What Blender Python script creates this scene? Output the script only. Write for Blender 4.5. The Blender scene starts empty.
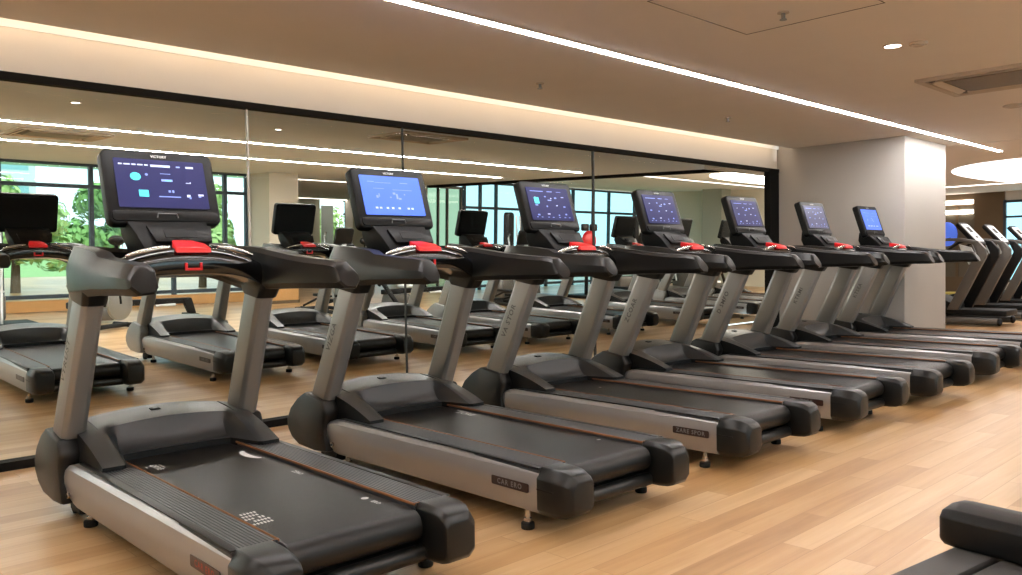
import bpy, bmesh, math, random
from mathutils import Vector, Matrix
random.seed(7)
sc = bpy.context.scene
col = sc.collection
R = math.radians

# ---------------------------------------------------------------- materials
def lin(c):
    return tuple(((v/255)/12.92 if v/255 <= .04045 else ((v/255+.055)/1.055)**2.4) for v in c) + (1.0,)

def mat(name, rgb, rough=.5, metal=0., emit=0., bump=0., bscale=200., var=0., vscale=3., coat=0., spec=.5):
    m = bpy.data.materials.new(name); m.use_nodes = True
    nt = m.node_tree; b = nt.nodes['Principled BSDF']
    c = lin(rgb)
    b.inputs['Base Color'].default_value = c
    b.inputs['Roughness'].default_value = rough
    b.inputs['Metallic'].default_value = metal
    b.inputs['Specular IOR Level'].default_value = spec
    if coat: b.inputs['Coat Weight'].default_value = coat; b.inputs['Coat Roughness'].default_value = .08
    if emit:
        b.inputs['Emission Color'].default_value = c; b.inputs['Emission Strength'].default_value = emit
    tc = nt.nodes.new('ShaderNodeTexCoord')
    if var:
        n = nt.nodes.new('ShaderNodeTexNoise'); n.inputs['Scale'].default_value = vscale; n.inputs['Detail'].default_value = 4
        nt.links.new(tc.outputs['Object'], n.inputs['Vector'])
        mx = nt.nodes.new('ShaderNodeMix'); mx.data_type = 'RGBA'
        mx.inputs[6].default_value = tuple(v*(1-var) for v in c[:3]) + (1,)
        mx.inputs[7].default_value = tuple(min(1, v*(1+var)) for v in c[:3]) + (1,)
        nt.links.new(n.outputs['Fac'], mx.inputs[0]); nt.links.new(mx.outputs[2], b.inputs['Base Color'])
    if bump:
        n = nt.nodes.new('ShaderNodeTexNoise'); n.inputs['Scale'].default_value = bscale
        nt.links.new(tc.outputs['Object'], n.inputs['Vector'])
        bp = nt.nodes.new('ShaderNodeBump'); bp.inputs['Strength'].default_value = bump; bp.inputs['Distance'].default_value = .002
        nt.links.new(n.outputs['Fac'], bp.inputs['Height']); nt.links.new(bp.outputs[0], b.inputs['Normal'])
    return m

def wood_floor():
    m = bpy.data.materials.new('oak_floor'); m.use_nodes = True
    nt = m.node_tree; N = nt.nodes; L = nt.links; b = N['Principled BSDF']
    tc = N.new('ShaderNodeTexCoord')
    br = N.new('ShaderNodeTexBrick'); br.offset = .37; br.offset_frequency = 2; br.squash = 1
    br.inputs['Scale'].default_value = 1
    br.inputs['Brick Width'].default_value = 1.25; br.inputs['Row Height'].default_value = .135
    br.inputs['Mortar Size'].default_value = .0016; br.inputs['Mortar Smooth'].default_value = .3
    br.inputs['Color1'].default_value = (0, 0, 0, 1); br.inputs['Color2'].default_value = (1, 1, 1, 1); br.inputs['Mortar'].default_value = (.5, .5, .5, 1)
    L.new(tc.outputs['Object'], br.inputs['Vector'])
    # each board shifts the grain so that neighbours differ
    mp = N.new('ShaderNodeMapping'); mp.inputs['Scale'].default_value = (.55, 9, 1)
    L.new(tc.outputs['Object'], mp.inputs['Vector'])
    sh = N.new('ShaderNodeVectorMath'); sh.operation = 'MULTIPLY_ADD'; sh.inputs[1].default_value = (7, 5, 3)
    L.new(br.outputs['Color'], sh.inputs[0]); L.new(mp.outputs[0], sh.inputs[2])
    g = N.new('ShaderNodeTexNoise'); g.inputs['Scale'].default_value = 1.7; g.inputs['Detail'].default_value = 7; g.inputs['Roughness'].default_value = .6; g.inputs['Distortion'].default_value = .4
    L.new(sh.outputs[0], g.inputs['Vector'])
    mp2 = N.new('ShaderNodeMapping'); mp2.inputs['Scale'].default_value = (.5, 4.5, 1)
    L.new(tc.outputs['Object'], mp2.inputs['Vector'])
    g2 = N.new('ShaderNodeTexNoise'); g2.inputs['Scale'].default_value = 1.3; g2.inputs['Detail'].default_value = 3
    L.new(mp2.outputs[0], g2.inputs['Vector'])
    a = N.new('ShaderNodeMath'); a.operation = 'MULTIPLY'; a.inputs[1].default_value = .42
    L.new(br.outputs['Color'], a.inputs[0])
    a2 = N.new('ShaderNodeMath'); a2.operation = 'MULTIPLY_ADD'; a2.inputs[1].default_value = .62
    L.new(g.outputs['Fac'], a2.inputs[0]); L.new(a.outputs[0], a2.inputs[2])
    a3 = N.new('ShaderNodeMath'); a3.operation = 'MULTIPLY_ADD'; a3.inputs[1].default_value = .3
    L.new(g2.outputs['Fac'], a3.inputs[0]); L.new(a2.outputs[0], a3.inputs[2])
    cr = N.new('ShaderNodeValToRGB'); e = cr.color_ramp.elements
    e[0].position = .28; e[0].color = lin((140, 100, 57)); e[1].position = 1.0; e[1].color = lin((203, 171, 130))
    q = cr.color_ramp.elements.new(.62); q.color = lin((177, 139, 93))
    L.new(a3.outputs[0], cr.inputs['Fac'])
    mx = N.new('ShaderNodeMix'); mx.data_type = 'RGBA'; mx.inputs[7].default_value = lin((122, 84, 46))
    f = N.new('ShaderNodeMath'); f.operation = 'MULTIPLY'; f.inputs[1].default_value = .55
    L.new(br.outputs['Fac'], f.inputs[0]); L.new(f.outputs[0], mx.inputs[0]); L.new(cr.outputs[0], mx.inputs[6])
    L.new(mx.outputs[2], b.inputs['Base Color'])
    b.inputs['Roughness'].default_value = .33; b.inputs['Specular IOR Level'].default_value = .45
    return m

def ribbed(name, rgb, pitch, axis=0, rough=.55, strength=.8):
    """dark moulded rubber with fine straight ribs"""
    m = mat(name, rgb, rough); nt = m.node_tree; N = nt.nodes; L = nt.links; b = N['Principled BSDF']
    tc = N.new('ShaderNodeTexCoord'); w = N.new('ShaderNodeTexWave'); w.bands_direction = 'XYZ'[axis]
    w.inputs['Scale'].default_value = 1/(pitch*3.183); w.inputs['Distortion'].default_value = .15
    L.new(tc.outputs['Object'], w.inputs['Vector'])
    bp = N.new('ShaderNodeBump'); bp.inputs['Strength'].default_value = strength; bp.inputs['Distance'].default_value = .004
    L.new(w.outputs['Fac'], bp.inputs['Height']); L.new(bp.outputs[0], b.inputs['Normal'])
    mx = N.new('ShaderNodeMix'); mx.data_type = 'RGBA'; c = lin(rgb)
    mx.inputs[6].default_value = tuple(v*.62 for v in c[:3])+(1,); mx.inputs[7].default_value = tuple(min(1, v*1.25) for v in c[:3])+(1,)
    L.new(w.outputs['Fac'], mx.inputs[0]); L.new(mx.outputs[2], b.inputs['Base Color'])
    return m

def glass_mat(name, tint, refl):
    m = bpy.data.materials.new(name); m.use_nodes = True
    nt = m.node_tree; N = nt.nodes; L = nt.links
    N.remove(N['Principled BSDF']); out = N['Material Output']
    tr = N.new('ShaderNodeBsdfTransparent'); tr.inputs[0].default_value = tint
    gl = N.new('ShaderNodeBsdfGlossy'); gl.inputs['Roughness'].default_value = .01
    mix = N.new('ShaderNodeMixShader'); mix.inputs[0].default_value = refl
    L.new(tr.outputs[0], mix.inputs[1]); L.new(gl.outputs[0], mix.inputs[2]); L.new(mix.outputs[0], out.inputs[0])
    return m

M = dict(
    floor=wood_floor(),
    ceiling=mat('ceiling_paint', (236, 228, 220), .9, bump=.1, bscale=90, var=.03),
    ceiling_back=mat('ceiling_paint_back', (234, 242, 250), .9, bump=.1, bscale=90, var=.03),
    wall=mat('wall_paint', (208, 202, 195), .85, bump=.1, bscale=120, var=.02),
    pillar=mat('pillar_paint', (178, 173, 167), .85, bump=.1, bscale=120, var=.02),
    wall_far=mat('wall_cream', (212, 206, 190), .85, var=.02),
    wall_cool=mat('wall_pale_grey_green', (150, 156, 146), .8, var=.03),
    wall_dim=mat('wall_dim_panel', (92, 84, 70), .5, var=.15),
    brown=mat('wall_brown_panel', (96, 78, 56), .7, var=.08),
    black=mat('frame_black', (17, 15, 13), .8, var=.1, spec=.15),
    seam_light=mat('seam_light', (200, 196, 186), .4, var=.05),
    seam_dark=mat('seam_dark', (40, 42, 40), .5, var=.05),
    silver=mat('silver_satin', (160, 158, 157), .33, metal=.6, var=.04, vscale=6),
    silver_paint=mat('upright_silver', (138, 136, 133), .38, metal=.5, var=.05, vscale=5),
    boot=mat('boot_black', (18, 17, 16), .38, spec=.38, bump=.25, bscale=500),
    boot_grey=mat('boot_grey', (120, 120, 118), .45, metal=.3, bump=.1, bscale=500),
    hood=mat('hood_charcoal', (52, 53, 54), .30, spec=.42, bump=.18, bscale=600, var=.05),
    cap=mat('cap_black', (18, 18, 17), .34, spec=.38, bump=.18, bscale=600),
    rail=mat('rail_rubber', (17, 17, 16), .38, spec=.38, bump=.1, bscale=500, var=.06),
    rail_tip=mat('rail_tip', (15, 15, 14), .38, spec=.38, bump=.2, bscale=500),
    gloss=mat('gloss_black', (12, 11, 11), .14, var=.05, coat=.6),
    matte=mat('matte_black', (13, 13, 13), .55, spec=.25, bump=.2, bscale=400),
    bezel=mat('console_black', (15, 15, 15), .42, spec=.2, bump=.1, bscale=600),
    chrome=mat('chrome_grip', (196, 190, 184), .18, metal=.95, var=.04),
    red=mat('red_plastic', (205, 30, 34), .35, emit=.25, var=.06),
    belt=mat('running_belt', (17, 16, 15), .36, spec=.32, bump=.35, bscale=700, var=.18, vscale=2.5),
    ribs=ribbed('foot_rail_ribs', (50, 52, 55), .014, 0, .42),
    trim=mat('orange_trim', (132, 84, 46), .5, var=.1),
    white=mat('white_print', (214, 214, 210), .6, var=.04),
    greyp=mat('grey_print', (120, 122, 122), .6, var=.04),
    ink=mat('dark_print', (72, 70, 68), .55, var=.04),
    badge=mat('badge_dark', (44, 26, 22), .35, var=.1),
    badge_red=mat('badge_red', (150, 52, 40), .5, var=.1),
    navy=mat('screen_navy', (40, 42, 80), .3, emit=.8, var=.06, spec=.25),
    blue=mat('screen_blue', (78, 110, 214), .3, emit=.8, var=.04, spec=.2),
    slate=mat('screen_slate', (74, 76, 100), .3, emit=.75, var=.05, spec=.2),
    cyan=mat('icon_cyan', (70, 200, 212), .4, emit=.9, var=.03),
    pale=mat('icon_pale', (190, 200, 232), .4, emit=.8, var=.03),
    dim=mat('icon_dim', (120, 140, 205), .4, emit=.8, var=.03),
    off=mat('screen_off', (7, 11, 11), .5, var=.1, spec=.2),
    led=mat('strip_glow', (252, 248, 246), .5, emit=72., var=0),
    led_back=mat('strip_glow_back', (252, 250, 246), .5, emit=125., var=0),
    led_soft=mat('panel_glow', (255, 250, 248), .5, emit=3.2, var=0),
    cove=mat('cove_glow', (255, 226, 190), .5, emit=13., var=0),
    spot=mat('downlight_glow', (255, 244, 230), .5, emit=9., var=0),
    vent_white=mat('vent_frame', (196, 182, 166), .6, var=.03),
    vent_back=mat('vent_backing', (84, 76, 68), .7, var=.05),
    vent_dark=ribbed('vent_grille', (120, 108, 94), .02, 0),
    frame_blue=mat('window_frame', (52, 66, 78), .5, var=.08),
    oak=mat('oak_skirting', (190, 146, 92), .5, var=.1, vscale=8),
    leaf=mat('leaf_green', (124, 168, 96), .8, var=.4, vscale=5),
    leaf2=mat('leaf_light', (166, 200, 126), .8, var=.35, vscale=6),
    bark=mat('bark', (92, 76, 60), .9, var=.2),
    conc=mat('concrete_pale', (196, 204, 206), .9, var=.06),
    grass=mat('lawn', (134, 168, 106), .9, var=.2, vscale=2),
    vinyl=mat('black_vinyl', (8, 8, 8), .45, spec=.3, bump=.3, bscale=350),
    vinyl_grey=mat('grey_deck', (62, 60, 58), .55, bump=.4, bscale=500, var=.06),
    steel=mat('dull_steel', (150, 154, 154), .35, metal=.7, var=.05),
    pewter=mat('pewter_frame', (98, 96, 92), .4, metal=.4, var=.06),
    whitepl=mat('white_plastic', (206, 212, 214), .4, var=.03),
    yellow=mat('olive_yellow', (168, 152, 62), .6, var=.1),
    glass=glass_mat('clear_mirror_pane', (.90, .92, .89, 1), .0015),  # see-through pane of the mirror wall; its reflection is modelled behind
    pane=glass_mat('window_glass', (.9, .97, .98, 1), .02),
    pane_green=glass_mat('corner_glass', (.50, .60, .50, 1), .02),
    pane_cyan=glass_mat('window_glass_cyan', (.66, .86, .90, 1), .02),
)

# ---------------------------------------------------------------- mesh building
class B:
    def __init__(s): s.bm = bmesh.new()
    def _merge(s, t, mi, mtx=None):
        if mtx is not None: bmesh.ops.transform(t, matrix=mtx, verts=t.verts)
        for f in t.faces: f.material_index = mi
        bmesh.ops.recalc_face_normals(t, faces=t.faces)
        me = bpy.data.meshes.new('tmp'); t.to_mesh(me); t.free()
        s.bm.from_mesh(me); bpy.data.meshes.remove(me)
        return s
    @staticmethod
    def _bev(t, w, seg=2, ang=28):
        if w <= 0: return
        ed = [e for e in t.edges if len(e.link_faces) == 2 and e.calc_face_angle(0) > R(ang)]
        bmesh.ops.bevel(t, geom=ed, offset=w, segments=seg, profile=.5, affect='EDGES', clamp_overlap=True)
    def box(s, c, d, bev=0., mi=0, rot=None, seg=2):
        t = bmesh.new(); bmesh.ops.create_cube(t, size=1)
        bmesh.ops.scale(t, vec=Vector(d), verts=t.verts)
        s._bev(t, bev, seg)
        m = Matrix.Translation(Vector(c))
        if rot is not None: m = m @ rot
        return s._merge(t, mi, m)
    def hull8(s, bot, top, bev=0., mi=0):
        """two quads (lists of four points, same order) joined"""
        return s.loft([bot, top], bev=bev, mi=mi)
    def loft(s, secs, bev=0., mi=0, cap=True, closed=False, ang=28):
        t = bmesh.new(); rings = [[t.verts.new(Vector(p)) for p in sec] for sec in secs]
        n = len(rings[0])
        k = len(rings)
        for i in range(k if closed else k-1):
            a, b = rings[i], rings[(i+1) % k]
            for j in range(n): t.faces.new((a[j], a[(j+1) % n], b[(j+1) % n], b[j]))
        if cap and not closed:
            t.faces.new(rings[0][::-1]); t.faces.new(rings[-1])
        bmesh.ops.recalc_face_normals(t, faces=t.faces)
        s._bev(t, bev, 2, ang)
        return s._merge(t, mi)
    def prism(s, pts, axis, a0, a1, bev=0., mi=0, mtx=None, seg=2):
        """polygon pts in the plane across axis ('x': (y,z); 'y': (x,z); 'z': (x,y)) pulled from a0 to a1"""
        def P(p, a): return {'x': (a, p[0], p[1]), 'y': (p[0], a, p[1]), 'z': (p[0], p[1], a)}[axis]
        t = bmesh.new(); r0 = [t.verts.new(P(p, a0)) for p in pts]; r1 = [t.verts.new(P(p, a1)) for p in pts]
        n = len(pts)
        for j in range(n): t.faces.new((r0[j], r0[(j+1) % n], r1[(j+1) % n], r1[j]))
        t.faces.new(r0[::-1]); t.faces.new(r1)
        bmesh.ops.recalc_face_normals(t, faces=t.faces)
        s._bev(t, bev, seg)
        return s._merge(t, mi, mtx)
    def tube(s, path, r, n=10, mi=0, flat=1.):
        path = [Vector(p) for p in path]; secs = []
        rr = r if isinstance(r, (list, tuple)) else [r]*len(path)
        up = Vector((0, 0, 1))
        for i, p in enumerate(path):
            d = (path[min(i+1, len(path)-1)] - path[max(i-1, 0)]).normalized()
            u = up if abs(d.dot(up)) < .95 else Vector((0, 1, 0))
            a = d.cross(u).normalized(); b = a.cross(d).normalized()
            secs.append([p + a*math.cos(2*math.pi*k/n)*rr[i] + b*math.sin(2*math.pi*k/n)*rr[i]*flat for k in range(n)])
        return s.loft(secs, mi=mi)
    def cyl(s, c, r, h, axis='z', n=24, mi=0, bev=0., r2=None):
        t = bmesh.new(); bmesh.ops.create_cone(t, cap_ends=True, segments=n, radius1=r, radius2=r if r2 is None else r2, depth=h)
        s._bev(t, bev, 2, 50)
        m = {'z': Matrix(), 'x': Matrix.Rotation(R(90), 4, 'Y'), 'y': Matrix.Rotation(R(90), 4, 'X')}[axis]
        return s._merge(t, mi, Matrix.Translation(Vector(c)) @ m)
    def ball(s, c, d, mi=0, u=16, v=10):
        t = bmesh.new(); bmesh.ops.create_uvsphere(t, u_segments=u, v_segments=v, radius=.5)
        bmesh.ops.scale(t, vec=Vector(d), verts=t.verts)
        return s._merge(t, mi, Matrix.Translation(Vector(c)))
    def quad(s, pts, mi=0):
        f = s.bm.faces.new([s.bm.verts.new(Vector(p)) for p in pts]); f.material_index = mi
        return s
    def mesh(s, me, mtx, mi):
        t = bmesh.new(); t.from_mesh(me)
        bmesh.ops.transform(t, matrix=mtx, verts=t.verts)
        for f in t.faces: f.material_index = mi
        m2 = bpy.data.meshes.new('tmp'); t.to_mesh(m2); t.free(); s.bm.from_mesh(m2); bpy.data.meshes.remove(m2)
        return s
    def data(s, name, mats, sharp=34):
        me = bpy.data.meshes.new(name); s.bm.to_mesh(me); s.bm.free()
        for m in (mats if isinstance(mats, (list, tuple)) else [mats]): me.materials.append(m)
        me.polygons.foreach_set('use_smooth', [True]*len(me.polygons))
        try: me.set_sharp_from_angle(angle=R(sharp))
        except Exception: pass
        return me
    def build(s, name, mats, parent=None, sharp=34):
        o = bpy.data.objects.new(name, s.data(name, mats, sharp)); col.objects.link(o)
        if parent is not None: o.parent = parent
        return o

_txt = {}
def text_mesh(body, size, spacing=1.05, thick=.0012):
    """lettering as a flat mesh centred on the origin, in the xy plane"""
    k = (body, size)
    if k in _txt: return _txt[k]
    cu = bpy.data.curves.new('txt', 'FONT'); cu.body = body; cu.size = size; cu.align_x = 'CENTER'; cu.align_y = 'CENTER'
    cu.space_character = spacing; cu.offset = size*.018; cu.resolution_u = 2
    o = bpy.data.objects.new('txt', cu); col.objects.link(o)
    dg = bpy.context.evaluated_depsgraph_get(); dg.update()
    me = bpy.data.meshes.new_from_object(o.evaluated_get(dg))
    bpy.data.objects.remove(o); bpy.data.curves.remove(cu)
    _txt[k] = me
    return me

def basis(o, x, y):
    x = Vector(x).normalized(); y = Vector(y).normalized(); z = x.cross(y)
    return Matrix(((x.x, y.x, z.x, o[0]), (x.y, y.y, z.y, o[1]), (x.z, y.z, z.z, o[2]), (0, 0, 0, 1)))

def tag(o, label=None, cat=None, group=None, kind=None):
    if label: o['label'] = label
    if cat: o['category'] = cat
    if group: o['group'] = group
    if kind: o['kind'] = kind
    return o
def empty(name, label, cat, group=None):
    o = bpy.data.objects.new(name, None); o.empty_display_size = .1; col.objects.link(o)
    return tag(o, label, cat, group)
def copy_tree(o, parent=None):
    c = o.copy(); col.objects.link(c)
    if parent is not None: c.parent = parent
    for ch in list(o.children): copy_tree(ch, c)
    return c
def find(o, name):
    for ch in o.children_recursive:
        if ch.name.split('.')[0] == name: return ch

YG = 5.8                                # plane of the long mirror wall, built as clear glass
ZC = 2.71                               # ceiling
TILT = R(2.2)                           # lean of the mirror, given to the hall built as its reflection
BACK = Matrix.Translation((0, YG, 0)) @ Matrix.Rotation(TILT, 4, 'X') @ Matrix.Translation((0, -YG, 0))
def put(o, x, y, z=0, rz=0, back=False):
    m = Matrix.Translation((x, y, z)) @ Matrix.Rotation(rz, 4, 'Z')
    o.matrix_world = BACK @ m if back else m
    return o
def structure(name, b, mats, back=False, sharp=34):
    o = b.build(name, mats, None, sharp); o['kind'] = 'structure'
    if back: o.matrix_world = BACK.copy()
    return o

def rrect(w, h, r, n=5, cx=0, cy=0):
    pts = []
    for sx, sy, a0 in ((1, 1, 0), (-1, 1, 90), (-1, -1, 180), (1, -1, 270)):
        for k in range(n+1):
            a = R(a0 + 90*k/n); pts.append((cx + sx*(w/2-r) + r*math.cos(a), cy + sy*(h/2-r) + r*math.sin(a)))
    return pts

# ---------------------------------------------------------------- treadmill
UP0 = {-1: None, 1: None}
def screen_data(kind):
    """glass face of the console with its icons; drawn in the console's own plane (x right, y up)"""
    b = B(); W, H = .452, .262
    b.prism(rrect(W, H, .006, 2), 'z', 0, .004, 0, 0)
    def q(x, y, w, h, mi, z=.0052):
        b.quad([(x-w/2, y-h/2, z), (x+w/2, y-h/2, z), (x+w/2, y+h/2, z), (x-w/2, y+h/2, z)], mi)
    def disc(x, y, rx, ry, mi, n=18):
        b.bm.faces.new([b.bm.verts.new(Vector((x+rx*math.cos(2*math.pi*k/n), y+ry*math.sin(2*math.pi*k/n), .0052))) for k in range(n)]).material_index = mi
    if kind == 'navy_first':
        rnd = random.Random(3)
        x = -.205
        for w in (.018, .03, .02, .026, .018): q(x+w/2, .1, w, .007, 2); x += w+.008
        q(.0, .098, .098, .012, 2); q(.09, .098, .02, .007, 3); q(.15, .098, .04, .011, 2)
        disc(-.13, .035, .026, .022, 1); disc(-.075, .048, .008, .007, 3)
        q(-.1, -.055, .047, .036, 1)
        q(.02, .056, .052, .003, 3); q(.024, .02, .056, .012, 3); q(.03, .02, .03, .006, 1)
        q(.13, .01, .02, .004, 2); q(.143, .012, .006, .008, 2)
        q(.03, -.04, .012, .012, 3); q(.048, -.04, .01, .014, 3)
        q(.028, -.07, .11, .006, 3); q(.125, -.062, .018, .014, 2); q(.132, -.072, .01, .012, 3); q(.19, -.055, .028, .01, 2); q(.183, -.064, .014, .008, 3)
    elif kind == 'blue':
        q(-.06, .085, .12, .003, 3); q(-.15, .09, .05, .005, 3); q(.1, .088, .06, .004, 3)
        for (x, y, w, h) in ((-.12, -.01, .016, .018), (-.105, .0, .008, .022), (.01, .015, .02, .014), (.03, -.005, .014, .034), (.05, -.02, .02, .012), (-.02, -.012, .012, .008), (.09, .01, .01, .008)):
            q(x, y, w, h, 3)
        for x in (-.14, -.11, -.06, -.02, .03, .1, .13): q(x, -.085, .018, .012, 2)
        q(.08, .04, .15, .003, 3); q(-.1, .045, .08, .003, 3)
    elif kind in ('navy', 'slate'):
        q(-.12, .1, .14, .006, 3); q(.02, .1, .06, .006, 3); q(.12, .1, .05, .004, 3)
        for i in range(3):
            for j in range(4):
                rnd = (i*7+j*5) % 4
                q(-.15+j*.1+.01*((i*3+j) % 3), .05-i*.07+.008*((i+j) % 2), .014+.005*rnd, .006+.003*((i+j) % 3), 3 if (i+j) % 3 else 2)
        q(.0, .03, .04, .008, 3); q(.02, .045, .012, .008, 2)
        for x in (-.17, -.12, -.05, .0, .07, .13, .18): q(x, -.108, .018, .005, 3)
    me = b.data('screen', [M['navy'], M['cyan'], M['pale'], M['dim']])
    return me

SCREENS = {}
def set_screen(o, kind):
    if kind not in SCREENS:
        if kind == 'cyan_square':
            me = screen_data('navy').copy()
            b = bmesh.new(); b.from_mesh(me)
            f = b.faces.new([b.verts.new(Vector(p)) for p in ((-.165, .0, .0056), (-.115, .0, .0056), (-.115, .05, .0056), (-.165, .05, .0056))]); f.material_index = 1
            b.to_mesh(me); b.free()
        else: me = screen_data(kind)
        if kind == 'blue': me.materials[0] = M['blue']; me.materials[3] = M['dim']
        if kind == 'slate': me.materials[0] = M['slate']
        SCREENS[kind] = me
    o.data = SCREENS[kind]

CT = R(18)                                         # console leans back
CC = Vector((0, 1.632, 1.640))
def console_mtx(flip=False):
    if flip:                                       # leans toward its belt, back of the housing to the belt
        return basis((CC.x, CC.y-.02, CC.z), (1, 0, 0), (0, -math.sin(R(14)), math.cos(R(14))))
    return basis(CC, (1, 0, 0), (0, math.sin(CT), math.cos(CT)))

def make_treadmill(blank=False):
    t = empty('treadmill', '', 'treadmill')
    # --- running deck underbody
    b = B()
    b.box((0, .78, .17), (.70, 1.72, .13), .02)
    b.box((0, 1.62, .16), (.80, .34, .12), .02)
    b.build('deck_frame', M['matte'], t)
    # --- belt wrapped over the rear roller
    b = B(); hw = .272
    prof = [(1.62, .292), (.9, .292), (.2, .292), (-.12, .292)]
    for k in range(1, 9):
        a = R(90 + 180*k/8); prof.append((-.12 + .062*math.cos(a), .23 + .062*math.sin(a)))
    prof += [(.1, .168), (.1, .25), (1.62, .25)]
    b.prism(prof, 'x', -hw, hw)
    b.build('running_belt', M['belt'], t)
    # --- lower cross bar between the end caps
    b = B(); b.tube([(-.30, -.145, .125), (.30, -.145, .125)], .034, 14); b.tube([(-.30, -.10, .13), (.30, -.10, .13)], .03, 10)
    b.build('rear_crossbar', M['cap'], t)
    for s in (-1, 1):
        # --- silver side panel, swelling outwards, round front end
        secs = []
        ys = [-.115, .2, .6, 1.0, 1.4, 1.58, 1.64, 1.68, 1.70]
        for y in ys:
            xo = .462 + .036*(y+.115)/1.8
            k = 1.0 if y < 1.58 else {1.64: .9, 1.68: .72, 1.70: .45}.get(y, 1.0)
            zc, h = .198, .105*k
            pr = [(.41, h*.9), (.435, h), (xo-.022, h*.97), (xo-.006, h*.78), (xo, h*.45), (xo, .005), (xo-.003, -.005), (xo-.012, -h*.6), (xo-.03, -h*.98), (.41, -h*.98)]
            secs.append([(s*x, y, zc+z) for x, z in pr])
        b = B(); b.loft(secs)
        p = b.build('side_panel', M['silver'], t, 22)
        # screw near the front
        b = B(); b.cyl((s*.497, 1.60, .155), .014, .012, 'x', 16, 0); b.cyl((s*.503, 1.60, .155), .007, .008, 'x', 6, 1)
        b.build('panel_screw', [M['chrome'], M['matte']], p)
        # badge plate near the rear
        b = B(); mb = basis((s*.4675, .064, .208), (0, -1 if s < 0 else 1, 0), (0, 0, 1))
        b.prism(rrect(.25, .042, .008, 3), 'z', -.002, .0022, 0, 0, mb)
        b.mesh(text_mesh('CAR ERO', .034, 1.25), mb @ Matrix.Translation((0, 0, .003)), 1)
        b.build('badge', [M['badge'], M['greyp']], p)
        # --- ribbed foot rail with its dark gutter and orange edge
        b = B()
        sec = lambda x0, x1, z0, z1: [(s*x0, z0), (s*x1, z0), (s*x1, z1), (s*x0, z1)]
        b.prism([(s*.285, .24), (s*.452, .24), (s*.452, .296), (s*.446, .304), (s*.42, .309), (s*.292, .309), (s*.285, .304)], 'y', -.115, 1.58)
        fr = b.build('foot_rail', M['ribs'], t)
        b = B()
        b.box((s*.2835, .72, .306), (.0045, 1.67, .010), .001)
        b.box((s*.355, -.112, .3075), (.148, .005, .006), .001)
        b.build('edge_trim', M['trim'], fr)
        b = B(); b.box((s*.4395, .72, .3075), (.032, 1.67, .006), .002)
        b.build('rail_gutter', M['boot'], fr)
        # --- end cap: rounded block behind the rail
        def capsec(k):
            x0, x1 = .289, .464
            zt, zb = .312 - .02*k*k, .092 + .012*k
            xi, xo = x0+.004*k, x1-.05*max(0, k-.15)**1.6
            return [(xi, zb+.02), (xi+.02, zb), (xo-.03, zb), (xo, zb+.03), (xo, zt-.05), (xo-.03, zt), (xi+.02, zt), (xi, zt-.02)]
        secs = []
        for y, k in ((-.108, 0), (-.20, .15), (-.25, .45), (-.285, .75), (-.303, 1.0)):
            q = capsec(k)
            if k >= .45:
                zc = .20; f = {.45: .985, .75: .90, 1.0: .72}[k]
                q = [(x, zc+(z-zc)*f) for x, z in q]
            secs.append([(s*x, y, z) for x, z in q])
        b = B(); b.loft(secs, .006)
        cpo = b.build('end_cap', M['cap'], t, 40)
        b = B(); b.prism([(-.11, .214), (-.215, .214), (-.215, .218), (-.11, .218)], 'x', s*.455, s*.4655)
        b.build('cap_groove', M['matte'], cpo)
        # --- feet
        for y in (.0, 1.55):
            b = B(); b.cyl((s*.415, y, .016), .032, .032, 'z', 20, 0, .006); b.cyl((s*.415, y, .065), .012, .09, 'z', 12, 1); b.cyl((s*.415, y, .045), .02, .014, 'z', 6, 1)
            b.build('levelling_foot', [M['matte'], M['chrome']], t)
        b = B(); b.box((s*.40, 1.74, .075), (.07, .16, .09), .012); b.cyl((s*.40, 1.84, .04), .04, .03, 'x', 20, 0)
        b.build('transport_wheel', M['matte'], t)
        # --- boot at the foot of the upright
        prof = [(1.63, .105), (1.78, .092), (1.97, .10), (2.06, .135), (2.115, .19), (2.12, .25), (2.07, .325), (1.98, .395), (1.88, .445), (1.665, .412), (1.63, .34), (1.66, .28), (1.655, .19)]
        b = B(); b.prism(prof, 'x', s*.415, s*.522, .016, 0)
        b.build('upright_boot', M['boot_grey'] if blank else M['boot'], t, 40)
        # --- upright
        def usec(y0, y1, x0, x1, z0, z1):   # rear y0 .. front y1 ; x0 inner, x1 outer
            c = .022
            return [(s*(x0+c), y0, z0), (s*(x1-c), y0, z0), (s*x1, y0+c, z0), (s*x1, y1-c*1.6, z1), (s*(x1-c), y1, z1), (s*(x0+c), y1, z1), (s*x0, y1-c*1.6, z1), (s*x0, y0+c, z0)]
        b = B()
        b.loft([usec(1.685, 1.875, .388, .502, .37, .40), usec(1.355, 1.545, .372, .470, 1.09, 1.115)], .006)
        u = b.build('upright', M['silver_paint'], t, 40)
        if not blank:
            # lettering runs up the outer face
            o = Vector((s*.4835, 1.595, .80)); d = Vector((s*-.028, -.33, .70)).normalized()
            yv = Vector((0, 1, .47)).normalized()
            if s > 0: yv = -yv
            b = B(); b.mesh(text_mesh('VIZGA' if s < 0 else 'VIZGA', .058, 1.15), basis(o + Vector((s*.006, 0, 0)), d, yv), 0)
            b.build('lettering', M['ink'], u)
        # --- handrail: thick wedge that swings in to the neck at the front
        sh = .15 if s < 0 else .03
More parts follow.
